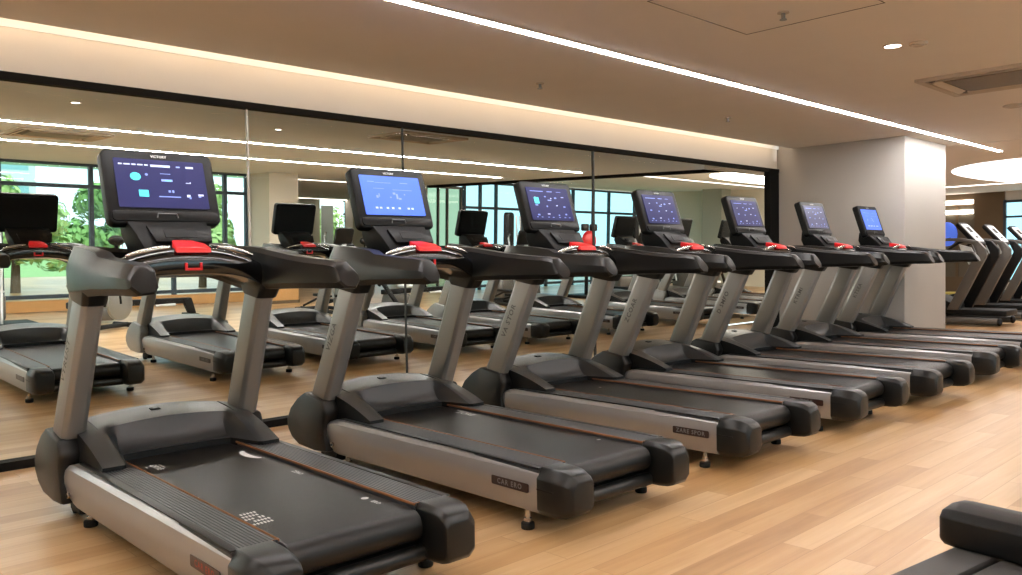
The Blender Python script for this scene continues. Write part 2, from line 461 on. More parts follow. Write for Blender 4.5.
        pth = [(.43, .66+sh, 1.123, 1.256, .058), (.43, .84+sh, 1.118, 1.268, .06), (.43, 1.02+sh, 1.116, 1.285, .061), (.43, 1.22, 1.112, 1.307, .062), (.43, 1.38, 1.105, 1.327, .062),
               (.426, 1.52, 1.10, 1.338, .061), (.405, 1.63, 1.115, 1.342, .058), (.365, 1.715, 1.14, 1.342, .054), (.30, 1.775, 1.165, 1.342, .05), (.22, 1.81, 1.185, 1.336, .046), (.12, 1.825, 1.2, 1.33, .043), (.0, 1.83, 1.21, 1.328, .042)]
        def rsec(i, P):
            x, y, zb, zt, w = P[i]
            p0 = Vector((P[max(i-1, 0)][0], P[max(i-1, 0)][1])); p1 = Vector((P[min(i+1, len(P)-1)][0], P[min(i+1, len(P)-1)][1]))
            d = (p1-p0).normalized(); n = Vector((d.y, -d.x))     # outward
            h = zt-zb
            pr = [(-w, zb+.03), (-w+.022, zb+.004), (w-.03, zb), (w, zb+.03), (w, zb+h*.55), (w-.012, zb+h*.72), (w-.036, zt), (-w+.02, zt), (-w, zt-.022)]
            return [(s*(x+n.x*a), y+n.y*a, z) for a, z in pr]
        b = B(); b.loft([rsec(i, pth) for i in range(len(pth))])
        # collar that drops from the rail to the upright
        c0 = usec(1.345, 1.555, .366, .476, 1.06, 1.085); c1 = usec(1.27, 1.60, .365, .487, 1.16, 1.16)
        b.loft([c0, c1], .008)
        hr = b.build('handrail', M['rail'], t, 24)
        tip = [(.43, .574+sh, 1.134, 1.230, .050), (.43, .580+sh, 1.126, 1.243, .056), (.43, .595+sh, 1.122, 1.249, .060), (.43, .668+sh, 1.121, 1.258, .061)]
        tsec = [rsec(i, tip) for i in range(4)]
        for k in range(3): tsec[k] = [(x, y-.6*(1.25-z)*(1-k*.12), z) for x, y, z in tsec[k]]
        b = B(); b.loft(tsec)
        b.build('rail_tip', M['rail_tip'], hr, 24)
        # --- polished hand sensors over the bridge
        path = []
        for k in range(9):
            x = .115 + .19*k/8
            path.append((s*x, 1.245 + .30*(x/.4)**3*.25, 1.333 - .085*(x/.4)**2.2))
        b = B(); b.tube(path, [.007, .011, .013, .014, .014, .014, .013, .011, .007], 12)
        b.build('hand_sensor', M['chrome'], t)
    # --- motor hood with the scooped rear face
    b = B(); nx, ny = 49, 21; grid = []
    for i in range(nx):
        x = -.432 + .864*i/(nx-1); ax = abs(x)
        w = min(1, max(0, (ax-.262)/.075)); w = w*w*(3-2*w)
        row = []
        arch = 1-(x/.432)**2
        yr = 1.50*(1-w) + 1.285*w + .04*arch*(1-w)
        zr = .324*(1-w) + .328*w
        yt, zt = 1.625, .428 + .040*arch          # lip of the scoop
        yp, zp = 1.86, .452 + .046*arch           # ridge at the front of the flat top
        for j in range(ny):
            v = j/(ny-1)
            if v <= .45:
                q = v/.45
                yy = yr + (yt-yr)*(q*w + (1-w)*(q**.9))
                zl = zr + (zt-zr)*q
                zs = zr + (zt-zr)*q**2.4
                z = zl*w + zs*(1-w) + .008*math.sin(math.pi*q)*w
            elif v <= .7:
                q = (v-.45)/.25
                yy = yt + (yp-yt)*q; z = zt + (zp-zt)*(q**.8)
            else:
                q = (v-.7)/.3
                yy = yp + .23*q; z = zp - (zp-.12)*(q**1.9)
            row.append(b.bm.verts.new((x, yy, z)))
        grid.append(row)
    for i in range(nx-1):
        for j in range(ny-1): b.bm.faces.new((grid[i][j], grid[i+1][j], grid[i+1][j+1], grid[i][j+1]))
    # skirt down to the deck all round, black for the shadow gap under the hood
    def skirt(vs):
        low = [b.bm.verts.new((v.co.x, v.co.y, .13 if v.co.z < .2 else min(v.co.z, .29))) for v in vs]
        for k in range(len(vs)-1): b.bm.faces.new((vs[k], vs[k+1], low[k+1], low[k])).material_index = 1
    skirt(grid[0]); skirt(grid[-1]); skirt([g[0] for g in grid])
    bmesh.ops.recalc_face_normals(b.bm, faces=b.bm.faces)
    hd = b.build('motor_hood', [M['hood'], M['matte']], t, 26)
    if not blank:
        b = B(); b.box((-.03, 1.76, .489), (.05, .036, .008), .003, 0, Matrix.Rotation(R(7), 4, 'X')); b.box((-.03, 1.76, .4935), (.022, .014, .003), 0, 1)
        b.build('hood_emblem', [M['matte'], M['greyp']], hd)
        for s in (-1, 1):
            b = B(); b.tube([(s*.347, 1.635, .442), (s*.347, 1.74, .459), (s*.347, 1.85, .467)], .0028, 6)
            b.build('hood_seam', M['matte'], hd)
    # --- bridge between the rails
    b = B(); secs = []
    for k in range(17):
        x = -.405 + .81*k/16; q = abs(x)/.405
        zt = 1.330 - .098*q**2.2; zb = 1.188 - .085*q**3
        yr = 1.262 + .045*q**3; yf = 1.58
        secs.append([(x, yr+.012, zb+.012), (x, yr, zb+.05), (x, yr+.004, zt-.03), (x, yr+.022, zt-.006), (x, yr+.06, zt), (x, yf-.1, zt-.012), (x, yf, zt-.05), (x, yf, zb+.02), (x, yr+.08, zb)])
    b.loft(secs, 0)
    b.box((0, 1.66, 1.195), (.70, .25, .03), .01)
    br = b.build('console_bridge', M['gloss'], t, 50)
    b = B(); b.loft([[(-.085, 1.247, 1.30), (.085, 1.247, 1.30), (.085, 1.255, 1.326), (-.085, 1.255, 1.326)], [(-.078, 1.30, 1.315), (.078, 1.30, 1.315), (.076, 1.305, 1.347), (-.076, 1.305, 1.347)], [(-.05, 1.40, 1.33), (.05, 1.40, 1.33), (.048, 1.40, 1.366), (-.048, 1.40, 1.366)]], .005)
    b.build('stop_button', M['red'], br)
    b = B()
    for s in (-1, 1): b.box((s*.036, 1.2585, 1.238), (.012, .012, .03), .003)
    b.box((0, 1.2585, 1.222), (.084, .012, .012), .003)
    b.build('safety_key', M['red'], br)
    # --- neck with the keypad
    b = B()
    b.loft([[(-.155, 1.43, 1.30), (.155, 1.43, 1.30), (.155, 1.68, 1.28), (-.155, 1.68, 1.28)],
            [(-.185, 1.50, 1.40), (.185, 1.50, 1.40), (.185, 1.72, 1.40), (-.185, 1.72, 1.40)],
            [(-.205, 1.585, 1.475), (.205, 1.585, 1.475), (.205, 1.70, 1.50), (-.205, 1.70, 1.50)]], .012)
    nk = b.build('console_neck', M['matte'], t, 46)
    mk = basis((.025, 1.487, 1.392), (1, 0, 0), (0, .62, .78))
    b = B(); b.prism([(-.13, -.05), (.15, -.05), (.17, .055), (-.155, .055)], 'z', -.004, .012, .004, 0, mk)
    b.prism(rrect(.16, .05, .006, 2), 'z', .011, .015, 0, 1, mk)
    kp = b.build('keypad', [M['bezel'], M['matte']], nk)
    # --- console
    cm = console_mtx(blank)
    b = B(); W, H = .560, .398
    b.prism(rrect(W, H, .036, 5), 'z', -.07, 0, .011, 0, cm, 3)
    b.box(cm @ Vector((0, -.10, -.085)), (.26, .05, .16), .015, 0)
    if not blank:
        b.prism(rrect(W-.03, .055, .02, 4, 0, -.158), 'z', -.002, .008, .004, 0, cm)
    cs = b.build('console', M['off'] if blank else M['bezel'], t, 40)
    if not blank:
        s_ = bpy.data.objects.new('screen', screen_data('navy')); col.objects.link(s_); s_.parent = cs
        s_.matrix_local = cm @ Matrix.Translation((0, .018, .0015))
        b = B(); b.mesh(text_mesh('VICTORY', .019, 1.0), cm @ Matrix.Translation((0, .169, .0018)), 0)
        b.build('logo', M['white'], cs)
        b = B(); b.tube([cm @ Vector(p) for p in ((-.052, -.168, .008), (-.046, -.146, .010), (.046, -.146, .010), (.052, -.168, .008))], .0035, 8)
        b.build('tray_clip', M['greyp'], cs)
    else:
        b = B(); b.prism(rrect(W-.06, H-.06, .03, 4), 'z', 0, .004, 0, 0, cm)
        b.build('back_cover', M['off'], cs)
    return t

proto = make_treadmill()
# belt prints: first two machines show their own marks
def belt_marks(parent, shapes):
    b = B(); z = .2945
    for sh in shapes:
        if sh[0] == 'q': _, x, y, w, h = sh; b.quad([(x-w/2, y-h/2, z), (x+w/2, y-h/2, z), (x+w/2, y+h/2, z), (x-w/2, y+h/2, z)], 0)
        if sh[0] == 'd':
            _, x, y, r = sh; b.bm.faces.new([b.bm.verts.new((x+r*math.cos(k*math.pi/5), y+r*math.sin(k*math.pi/5), z)) for k in range(10)])
        if sh[0] == 't': _, x, y, size, s = sh; b.mesh(text_mesh(s, size), Matrix.Translation((x, y, z)) @ Matrix.Rotation(R(-90), 4, 'Z'), 0)
        if sh[0] == 'c':
            _, x, y, r, r2 = sh
            o = [(x+.42*r*math.cos(R(a)), y+r*math.sin(R(a))) for a in range(95, 276, 18)]
            i = [(x+.05*r+.16*r2*math.cos(R(a)), y+r2*math.sin(R(a))) for a in range(275, 94, -18)]
            b.bm.faces.new([b.bm.verts.new((p[0], p[1], z)) for p in o+i])
    o = b.build('belt_print', M['white'], parent)
    o['label'] = 'white print on the belt'
names = [
    ('nearest front-row treadmill, cut by the bottom edge, white crescent print on its belt', 'navy_first', 'VTRUST', 'CAR ERO'),
    ('front-row treadmill with the large bright blue screen, second nearest to the camera', 'blue', 'VIZGA', 'CAR ERO'),
    ('front-row treadmill with a cyan square icon on its navy screen, third from the left', 'cyan_square', 'VA STOR', 'ZARE SPOR'),
    ('front-row treadmill fourth from the left, navy screen, in the middle of the row', 'navy', 'ZCOAR', 'ZARE'),
    ('front-row treadmill fifth from the left, its console before the right end of the glass wall', 'navy', 'D SMFO', 'CARE'),
    ('front-row treadmill sixth from the left, dull slate screen before the white pillar', 'slate', 'KTRMI', 'CARE'),
    ('farthest front-row treadmill, small bright blue screen before the white pillar', 'blue', 'KTSEA', 'CARE'),
]
poses = [(1.629, 2.671, -.020), (3.076, 2.68, -.020), (4.583, 2.714, -.006), (5.989, 2.699, 0), (7.333, 2.663, -.015), (8.874, 2.69, -.006), (10.33, 2.676, .005)]
GT = 'front row of treadmills along the glass wall'
mills = [proto] + [copy_tree(proto) for _ in range(6)]
for o, (lab, scr, let, bad), (x, y, a) in zip(mills, names, poses):
    tag(o, lab, 'treadmill', GT); put(o, x, y, 0, a)
    set_screen(find(o, 'screen'), scr)
    for ch in o.children:                      # each machine's own lettering on the near side
        if ch.name.startswith('upright') and not ch.name.startswith('upright_boot'):
            for lt in ch.children:
                s = -1 if lt.data.vertices[0].co.x < 0 else 1
                d = Vector((s*-.028, -.33, .70)).normalized(); yv = Vector((0, 1, .47)).normalized()*(1 if s < 0 else -1)
                b = B(); b.mesh(text_mesh(let, .058, 1.15), basis((s*.4895, 1.595, .80), d, yv), 0)
                lt.data = b.data('lettering', M['ink'])
        if ch.name.startswith('side_panel'):
            for bd in ch.children:
                if bd.name.startswith('badge') and (bad != 'CAR ERO' or o is proto):
                    s = -1 if bd.data.vertices[0].co.x < 0 else 1
                    mb = basis((s*.4675, .064, .208), (0, -1 if s < 0 else 1, 0), (0, 0, 1)); b = B()
                    b.prism(rrect(.25, .042, .008, 3), 'z', -.002, .0022, 0, 0, mb)
                    b.mesh(text_mesh(bad, .034, 1.2), mb @ Matrix.Translation((0, 0, .003)), 1)
                    bd.data = b.data('badge', [M['badge'], M['badge_red'] if o is proto else M['greyp']])
def belt_of(o): return find(o, 'running_belt')
rd = random.Random(4)
dots = []
for i in range(5):
    for j in range(6):
        if rd.random() < .85: dots.append(('q', -.252+.0135*j+.006*(i % 2), .135+.036*i, .008, .020))
belt_marks(belt_of(mills[0]), dots + [('c', .235, 1.19, .105, .088), ('t', .222, .70, .032, 'ZERO'), ('d', .215, .13, .016), ('t', .215, .05, .028, 'ERO'), ('t', -.20, 1.27, .042, 'DRIVE'), ('q', -.172, 1.28, .004, .08), ('q', -.235, 1.30, .006, .03), ('d', -.262, .63, .005)])
belt_marks(belt_of(mills[1]), [('t', .205, 1.20, .062, 'ZORE'), ('q', .245, 1.27, .005, .12), ('d', .22, .12, .011)])
belt_marks(belt_of(mills[2]), [('d', .05, 1.2, .012)])

# mirror reflection built as a second hall: the same machines with blank consoles
back0 = make_treadmill(True)
bx = [2.30, 3.92, 5.32, 6.86, 8.32, 10.05, 12.02, 13.85, 15.55]
blab = ['treadmill with a blank black console seen in the glass wall, cut by left picture edge',
        'treadmill seen in the glass wall between the two uprights of the nearest front-row treadmill',
        'treadmill seen in the glass wall with a blank black console beside the cream column',
        'treadmill seen in the glass wall behind the bright blue screen of the second front-row treadmill',
        'treadmill seen in the glass wall with a blank console before the tall cyan windows',
        'treadmill seen in the glass wall behind the console with the cyan square icon',
        'treadmill seen in the glass wall, blank console right of the red pad',
        'treadmill seen in the glass wall behind the fourth front-row treadmill from the left',
        'farthest treadmill seen in the glass wall, thin tilted black console before the grey column']
GB = 'second row of treadmills seen in the glass wall'
backs = [back0] + [copy_tree(back0) for _ in bx[1:]]
for o, x, lab in zip(backs, bx, blab):
    tag(o, lab, 'treadmill', GB); put(o, x, 7.95, 0, 0, True)

# ---------------------------------------------------------------- setting: near hall
X0, X1, Y0 = -4.0, 23.0, -7.0
b = B(); b.box(((X0+X1)/2, (Y0+YG)/2, -.05), (X1-X0, YG-Y0, .1)); structure('floor', b, M['floor'])
b = B(); b.box(((X0+12.38)/2, (Y0+5.3)/2, ZC+.1), (12.38-X0, 5.3-Y0, .2)); b.box(((X0+12.38)/2, 5.45, ZC+.01), (12.38-X0, .30, .02))
b.box(((12.42+X1)/2, (Y0+7.0)/2, ZC+.1), (X1-12.42, 7.0-Y0, .2)); b.box((12.4, (Y0+4.1)/2, ZC+.12), (.06, 4.1-Y0, .2))
structure('ceiling', b, M['ceiling'])
b = B()   # wall above the glass, rising into the light slot
b.box(((X0+10.75)/2, YG+.06, (2.415+3.1)/2), (10.75-X0, .12, 3.1-2.415)); structure('wall_upper', b, M['wall'])
b = B(); b.box(((X0+10.75)/2, 5.55, 3.06), (10.75-X0, .6, .08)); b.box(((X0+10.75)/2, 5.28, 2.97), (10.75-X0, .04, .2)); structure('trim_1', b, M['wall'])
b = B(); b.box((X0-.05, (Y0+YG)/2, 1.5), (.1, YG-Y0, 3.2)); structure('wall_left', b, M['wall'])
b = B(); b.box(((X0+1)/2, Y0-.05, 1.5), (1-X0, .1, 3.2)); b.box(((21+X1)/2, Y0-.05, 1.5), (X1-21, .1, 3.2)); b.box((11, Y0-.05, 2.85), (20, .1, .4)); b.box((11, Y0-.05, .05), (20, .1, .4))
structure('wall_rear', b, M['wall'])
b = B()
for k in range(11): b.box((1+2*k, Y0-.05, 1.45), (.08, .1, 2.5))
b.box((11, Y0-.05, 2.2), (20, .08, .06)); structure('trim_11', b, M['black'])
b = B(); b.box((11, Y0-.05, 1.45), (20, .012, 2.42)); structure('window_11', b, M['pane'])
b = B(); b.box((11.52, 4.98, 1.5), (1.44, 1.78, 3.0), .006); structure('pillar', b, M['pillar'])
# black glazing frame
b = B()
b.box(((X0+10.75)/2, YG, 2.410), (10.75-X0, .07, .048)); b.box(((X0+10.75)/2, YG, .027), (10.75-X0, .10, .054)); b.box((10.60, YG, 1.22), (.24, .09, 2.39))
structure('trim_2', b, M['black'])
seams = [-2.4, -1.0, .3, 1.45, 2.87, 4.29, 5.58, 6.80, 8.2, 9.35, 10.48]
for i in range(len(seams)-1):
    a, c = seams[i], seams[i+1]
    b = B(); b.quad([(a, YG, .052), (c, YG, .052), (c, YG, 2.39), (a, YG, 2.39)]); structure('window_%d' % (i+1), b, M['glass'])
for i, (x, w, m) in enumerate([(2.87, .012, 'seam_light'), (4.29, .010, 'seam_dark'), (6.80, .024, 'seam_dark')]):
    b = B(); b.box((x, YG, 1.217), (w, .02, 2.33)); structure('trim_%d' % (i+3), b, M[m])

# light slot over the glass
b = B(); b.box(((X0+10.6)/2, 5.62, 2.815), (10.6-X0, .03, .02)); o = b.build('cove_light', M['cove'])
tag(o, 'warm light hidden in the slot above the glass wall', 'light')
# long linear lights
def strip(x0, x1, y, lab, back=False, z=ZC, w=.062, m='led', axis='x', grp=None):
    t = empty('linear_ceiling_light', lab, 'light', grp)
    b = B()
    if axis == 'x': b.box(((x0+x1)/2, y, z-.004), (x1-x0, w, .016), .004)
    else: b.box((y, (x0+x1)/2, z-.004), (w, x1-x0, .016), .004)
    b.build('diffuser', M[m], t)
    b = B()
    for s in (-1, 1):
        if axis == 'x': b.box(((x0+x1)/2, y+s*(w/2+.006), z-.003), (x1-x0, .008, .01))
        else: b.box((y+s*(w/2+.006), (x0+x1)/2, z-.003), (.008, x1-x0, .01))
    b.build('housing', M['vent_white'], t)
    if back: t.matrix_world = BACK.copy()
    return t
strip(X0+.3, 13.6, 3.80, 'long white linear ceiling light running above the front row of treadmills')
strip(X0+.3, 12.2, .70, 'linear ceiling light overhead, out of view above the camera')
strip(X0+.3, 12.2, -1.60, 'linear ceiling light behind the camera')
strip(-2.0, 6.9, 20.1, 'pale linear light crossing the ceiling beyond the white pillar', m='spot', axis='y', w=.12)
# oval light
def oval(cx, cy, rx, ry, lab, back=False, m='led_soft', n=2.6):
    b = B(); pts = []
    for k in range(64):
        a = 2*math.pi*k/64; c, s = math.cos(a), math.sin(a)
        pts.append((cx+rx*math.copysign(abs(c)**(2/n), c), cy+ry*math.copysign(abs(s)**(2/n), s)))
    b.prism(pts, 'z', ZC-.012, ZC+.02)
    o = b.build('oval_ceiling_light', M[m]); tag(o, lab, 'light')
    if back: o.matrix_world = BACK.copy()
    return o
oval(18.0, 3.2, 3.1, 2.35, 'large glowing white oval ceiling light right of the white pillar')
oval(17.6, 8.9, 3.4, .9, 'pale oval ceiling light seen in the glass wall near its right end', True, 'spot')

# ceiling fittings
def vent(x0, x1, y0, y1, lab, back=False):
    t = empty('ceiling_vent', lab, 'vent'); cx, cy, w, d = (x0+x1)/2, (y0+y1)/2, x1-x0, y1-y0
    b = B(); z = ZC-.012
    for s in (-1, 1):
        b.box((cx+s*(w/2-.03), cy, z), (.06, d, .03), .006); b.box((cx, cy+s*(d/2-.03), z), (w-.10, .06, .03), .006)
    b.build('frame', M['vent_white'], t)
    b = B(); b.box((cx, cy, ZC-.004), (w-.1, d-.1, .012)); b.build('backing', M['vent_back'], t)
    b = B(); b.box((cx, cy, ZC-.016), (w*.62, d*.62, .02), .006); b.build('grille', M['vent_dark'], t)
    b = B()
    for s in (-1, 1):
        b.box((cx+s*(w/2-.12), cy, ZC-.016), (.07, d-.3, .012), .004, 0, Matrix.Rotation(R(s*25), 4, 'Y')); b.box((cx, cy+s*(d/2-.12), ZC-.016), (w-.3, .07, .012), .004, 0, Matrix.Rotation(R(-s*25), 4, 'X'))
    b.build('air_flap', M['vent_white'], t)
    if back: t.matrix_world = BACK.copy()
vent(7.38, 8.36, 1.75, 2.72, 'square air-conditioning cassette in the ceiling at the upper right')
vent(2.65, 3.75, 11.35, 12.3, 'air-conditioning cassette seen in the glass wall between two light strips at the far left', True)
vent(6.0, 7.0, 8.15, 8.95, 'air-conditioning cassette seen in the glass wall above the bright blue screen', True)
def downlight(x, y, lab, r=.055, back=False, grp=None):
    t = empty('downlight', lab, 'light', grp)
    b = B(); b.cyl((x, y, ZC-.003), r, .008, 'z', 24); b.build('lens', M['spot'], t)
    b = B(); b.loft([[(x+q*math.cos(a), y+q*math.sin(a), z) for q, z in ((r, ZC-.001), (r+.012, ZC-.001), (r+.01, ZC-.008), (r, ZC-.008))] for a in [2*math.pi*k/24 for k in range(24)]], closed=True); b.build('ring', M['vent_white'], t)
    if back: t.matrix_world = BACK.copy()
downlight(6.04, 2.37, 'small round downlight glowing in the ceiling left of the cassette')
downlight(2.55, 8.8, 'small glowing downlight seen in the glass wall above the nearest console', back=True, r=.04)
downlight(4.9, 9.2, 'small glowing downlight seen in the glass wall right of the pale seam', back=True, r=.035)
def disc(x, y, r, lab, name='smoke_detector', cat='detector', m='vent_white'):
    b = B(); b.cyl((x, y, ZC-.008), r, .016, 'z', 24, 0, .004); b.cyl((x, y, ZC-.02), r*.6, .012, 'z', 20, 0, .003)
    tag(b.build(name, M[m]), lab, cat)
disc(6.10, 2.22, .06, 'flat round ceiling detector beside the glowing downlight')
disc(9.45, 2.52, .10, 'round ceiling speaker below the air-conditioning cassette', 'ceiling_speaker', 'speaker')
def sprinkler(x, y, lab):
    t = empty('ceiling_sprinkler', lab, 'sprinkler')
    b = B(); b.cyl((x, y, ZC-.003), .035, .008, 'z', 20); b.build('rosette', M['vent_white'], t)
    b = B(); b.cyl((x, y, ZC-.02), .012, .034, 'z', 12); b.cyl((x, y, ZC-.045), .022, .004, 'z', 16)
    for s in (-1, 1): b.box((x+s*.012, y, ZC-.032), (.004, .006, .028))
    b.build('head', M['steel'], t)
sprinkler(4.70, 2.49, 'ceiling sprinkler inside the access panel outline at the top')
sprinkler(7.80, 4.77, 'tiny ceiling sprinkler above the upper wall near the pillar')
sprinkler(5.02, 4.85, 'tiny ceiling sprinkler in the middle of the ceiling left of the light')
# access panel: thin shadow gap
b = B()
for (p, q) in (((3.9, 2.9), (4.98, 2.9)), ((4.98, 2.9), (4.98, 2.0)), ((3.9, 2.0), (4.98, 2.0)), ((3.9, 2.0), (3.9, 2.9))):
    b.box(((p[0]+q[0])/2, (p[1]+q[1])/2, ZC-.0005), (abs(p[0]-q[0])+.006, abs(p[1]-q[1])+.006, .003))
structure('trim_20', b, M['vent_dark'])

# ---------------------------------------------------------------- setting: far right
b = B(); b.box((X1+.05, (Y0+4.4)/2, 1.5), (.1, 4.4-Y0, 3.2)); structure('wall_right', b, M['wall'])
b = B(); b.box((X1+.02, 6.66, 1.5), (.1, .68, 3.0)); structure('wall_brown', b, M['brown'])
b = B(); b.box((X1+.05, 7.45, 2.6), (.1, .9, .4)); b.box((X1+.05, 7.45, .3), (.1, .9, .6)); b.box((X1+.05, 7.42, 1.5), (.08, .06, 2.2)); structure('trim_21', b, M['brown'])
b = B(); b.box((X1+.05, 7.45, 1.5), (.02, .86, 1.9)); structure('wall_panel', b, M['wall_dim'])
b = B(); b.box((X1+.05, 5.35, 2.62), (.1, 1.95, .30)); b.box((X1+.05, 5.35, .25), (.1, 1.95, .5)); structure('wall_far', b, M['wall'])
b = B()
for y in (6.32, 5.6, 4.9, 4.4): b.box((X1, y, 1.5), (.08, .06, 2.0))
b.box((X1, 5.35, 2.46), (.08, 1.95, .06)); b.box((X1, 5.35, 2.08), (.08, 1.95, .05)); b.box((X1, 5.35, .5), (.08, 1.95, .06)); structure('trim_22', b, M['frame_blue'])
b = B(); b.box((X1+.03, 5.35, 1.48), (.02, 1.9, 1.95)); structure('window_22', b, M['pane_cyan'])
b = B(); b.box((18.8, 7.95, 1.5), (8.5, .1, 3.2)); b.prism([(12.13, 5.87), (12.25, 5.87), (12.25, 6.55), (14.7, 7.9), (14.6, 8.0), (12.13, 6.62)], 'z', -.1, 3.1); structure('wall_divider', b, M['wall'])
b = B(); b.box((17.6, 6.85, -.05), (10.85, 2.1, .1)); structure('floor_far', b, M['floor'])
b = B(); b.box((17.6, 7.45, ZC+.1), (10.85, .9, .2)); structure('ceiling_far', b, M['ceiling'])
# lit shelf band on the far wall, seen between pillar and brown wall
b = B()
for z in (2.50, 2.25): b.box((X1-.02, 7.38, z), (.05, .70, .10), .004)
o = b.build('wall_light', M['spot']); tag(o, 'pair of bright horizontal light bands on the far wall right of the white pillar', 'light')

# ---------------------------------------------------------------- setting: hall added in place of the mirror's reflection (drawn level, then tilted)
YW = 16.7
def bs(name, boxes, m):
    b = B()
    for c, d in boxes: b.box(c, d)
    return structure(name, b, M[m], True)
bs('floor_back', [((3.6, 17.5, -.05), (17.1, 23.2, .1)), ((18.6, 18.6, -.05), (12.9, 21.0, .1))], 'floor')
bs('ceiling_back', [((4.3, 11.4, ZC+.1), (17.6, 11.0, .2)), ((19.1, 12.6, 3.05), (12.0, 9.2, .2))], 'ceiling_back')
b = B(); b.prism([(8.8, 16.75), (13.0, 16.75), (19.8, 27.2), (13.4, 27.2)], 'z', ZC, ZC+.2); structure('ceiling_recess', b, M['ceiling_back'], True)
bs('trim_23', [((13.08, 12.2, 2.70), (.11, 9.0, .10))], 'black')
# ceilings stop at the glazing; wall pieces
bs('wall_back_left', [((-4.6, 11.3, 1.4), (.1, 11, 3.0))], 'wall_far')
bs('pillar_2', [((8.55, YW-.45, 1.36), (.66, .9, 2.72))], 'wall_far')
bs('trim_24', [((8.55, YW-.91, .34), (.64, .02, .62)), ((8.45, YW-.915, .34), (.012, .02, .62))], 'oak')
bs('baseboard_2', [((8.55, YW-.915, .03), (.68, .03, .07))], 'brown')
bs('baseboard_3', [((1.8, YW-.08, .11), (12.6, .16, .2))], 'oak')
def glazing(n, x0, x1, muls, bars, pane, y=YW, ztop=2.72, z0=.0, fm='frame_blue', w=.075):
    bx_ = [((x, y, (z0+ztop)/2), (w, .09, ztop-z0)) for x in muls] + [(((x0+x1)/2, y, z), (x1-x0, .08, .07)) for z in bars] + [(((x0+x1)/2, y, ztop-.03), (x1-x0, .09, .06))]
    bs('trim_%d' % (n+20), bx_, fm)
    e = sorted(set([x0]+list(muls)+[x1]))
    for k in range(len(e)-1):
        b = B(); b.box(((e[k]+e[k+1])/2, y+.02, (z0+ztop)/2), (e[k+1]-e[k]-.01, .012, ztop-z0)); structure('window_%d' % (n+k), b, M[pane], True)
glazing(31, -4.5, 8.22, [-4.4, -2.4, -.95, .55, 2.05, 3.58, 5.08, 6.6, 7.68, 8.16], [2.29, .27], 'pane')
glazing(45, 12.95, 14.15, [12.98, 13.37, 13.67, 14.13], [.05], 'pane_green', fm='pewter', w=.03)
glazing(55, 14.15, 22.7, [14.25, 14.81, 15.39, 16.4, 17.4, 18.53, 19.45, 20.2, 21.5, 22.65], [2.2, .1], 'pane_cyan', ztop=2.9, w=.06)
# recess between the cream column and the glazed corner
YR = 27.0
bs('wall_recess', [((14.6, YR, 1.4), (2.6, .1, 2.9)), ((15.55, YR, 1.4), (1.0, .1, 2.9))], 'wall_far')
b = B(); b.box((11.2, 22.0, 1.4), (.1, 11.6, 2.9), 0, 0, Matrix.Rotation(-math.atan2(4.62, 10.5), 4, 'Z')); structure('wall_recess_left', b, M['wall_far'], True)
b = B(); b.box((16.2, 21.85, 1.4), (.1, 12.3, 2.9), 0, 0, Matrix.Rotation(-math.atan2(6.5, 10.3), 4, 'Z')); structure('wall_recess_right', b, M['wall_far'], True)
bs('pillar_3', [((16.95, YR-1.0, 1.4), (.5, .5, 2.8))], 'wall')
bs('door_1', [((16.35, YR-.06, 1.25), (.5, .05, 2.5))], 'whitepl')
glazing(70, 17.1, 19.4, [17.2, 17.9, 18.6, 19.3], [2.2], 'pane', y=YR, fm='pewter')
bs('wall_back_right', [((22.75, 12.3, 1.5), (.1, 8.7, 3.1))], 'wall_far')
bs('pillar_4', [((22.2, 14.1, 1.5), (.5, .68, 3.0))], 'wall_cool')
for (a, c, y, g) in ((-4.3, 12.18, 10.80, 'a'), (-4.3, 12.18, 13.10, 'b')):
    strip(a, c, y, {'a': 'upper of the two long light strips seen in the glass wall', 'b': 'lower of the two long light strips seen in the glass wall'}[g], True, m='led_back')
strip(9.0, 12.3, 17.2, 'short light strip seen in the glass wall right of the cream column, highest of three', True, m='spot')
strip(9.1, 12.3, 22.2, 'short light strip seen in the glass wall right of the cream column, middle of three', True, m='spot', w=.09)
strip(9.1, 16.8, 26.2, 'short light strip seen in the glass wall right of the cream column, lowest of three', True, m='spot', w=.12)
strip(16.2, 22.5, 12.4, 'light strip seen in the glass wall at its right end, above the fourth console', True, z=2.95, m='led_soft', w=.16)

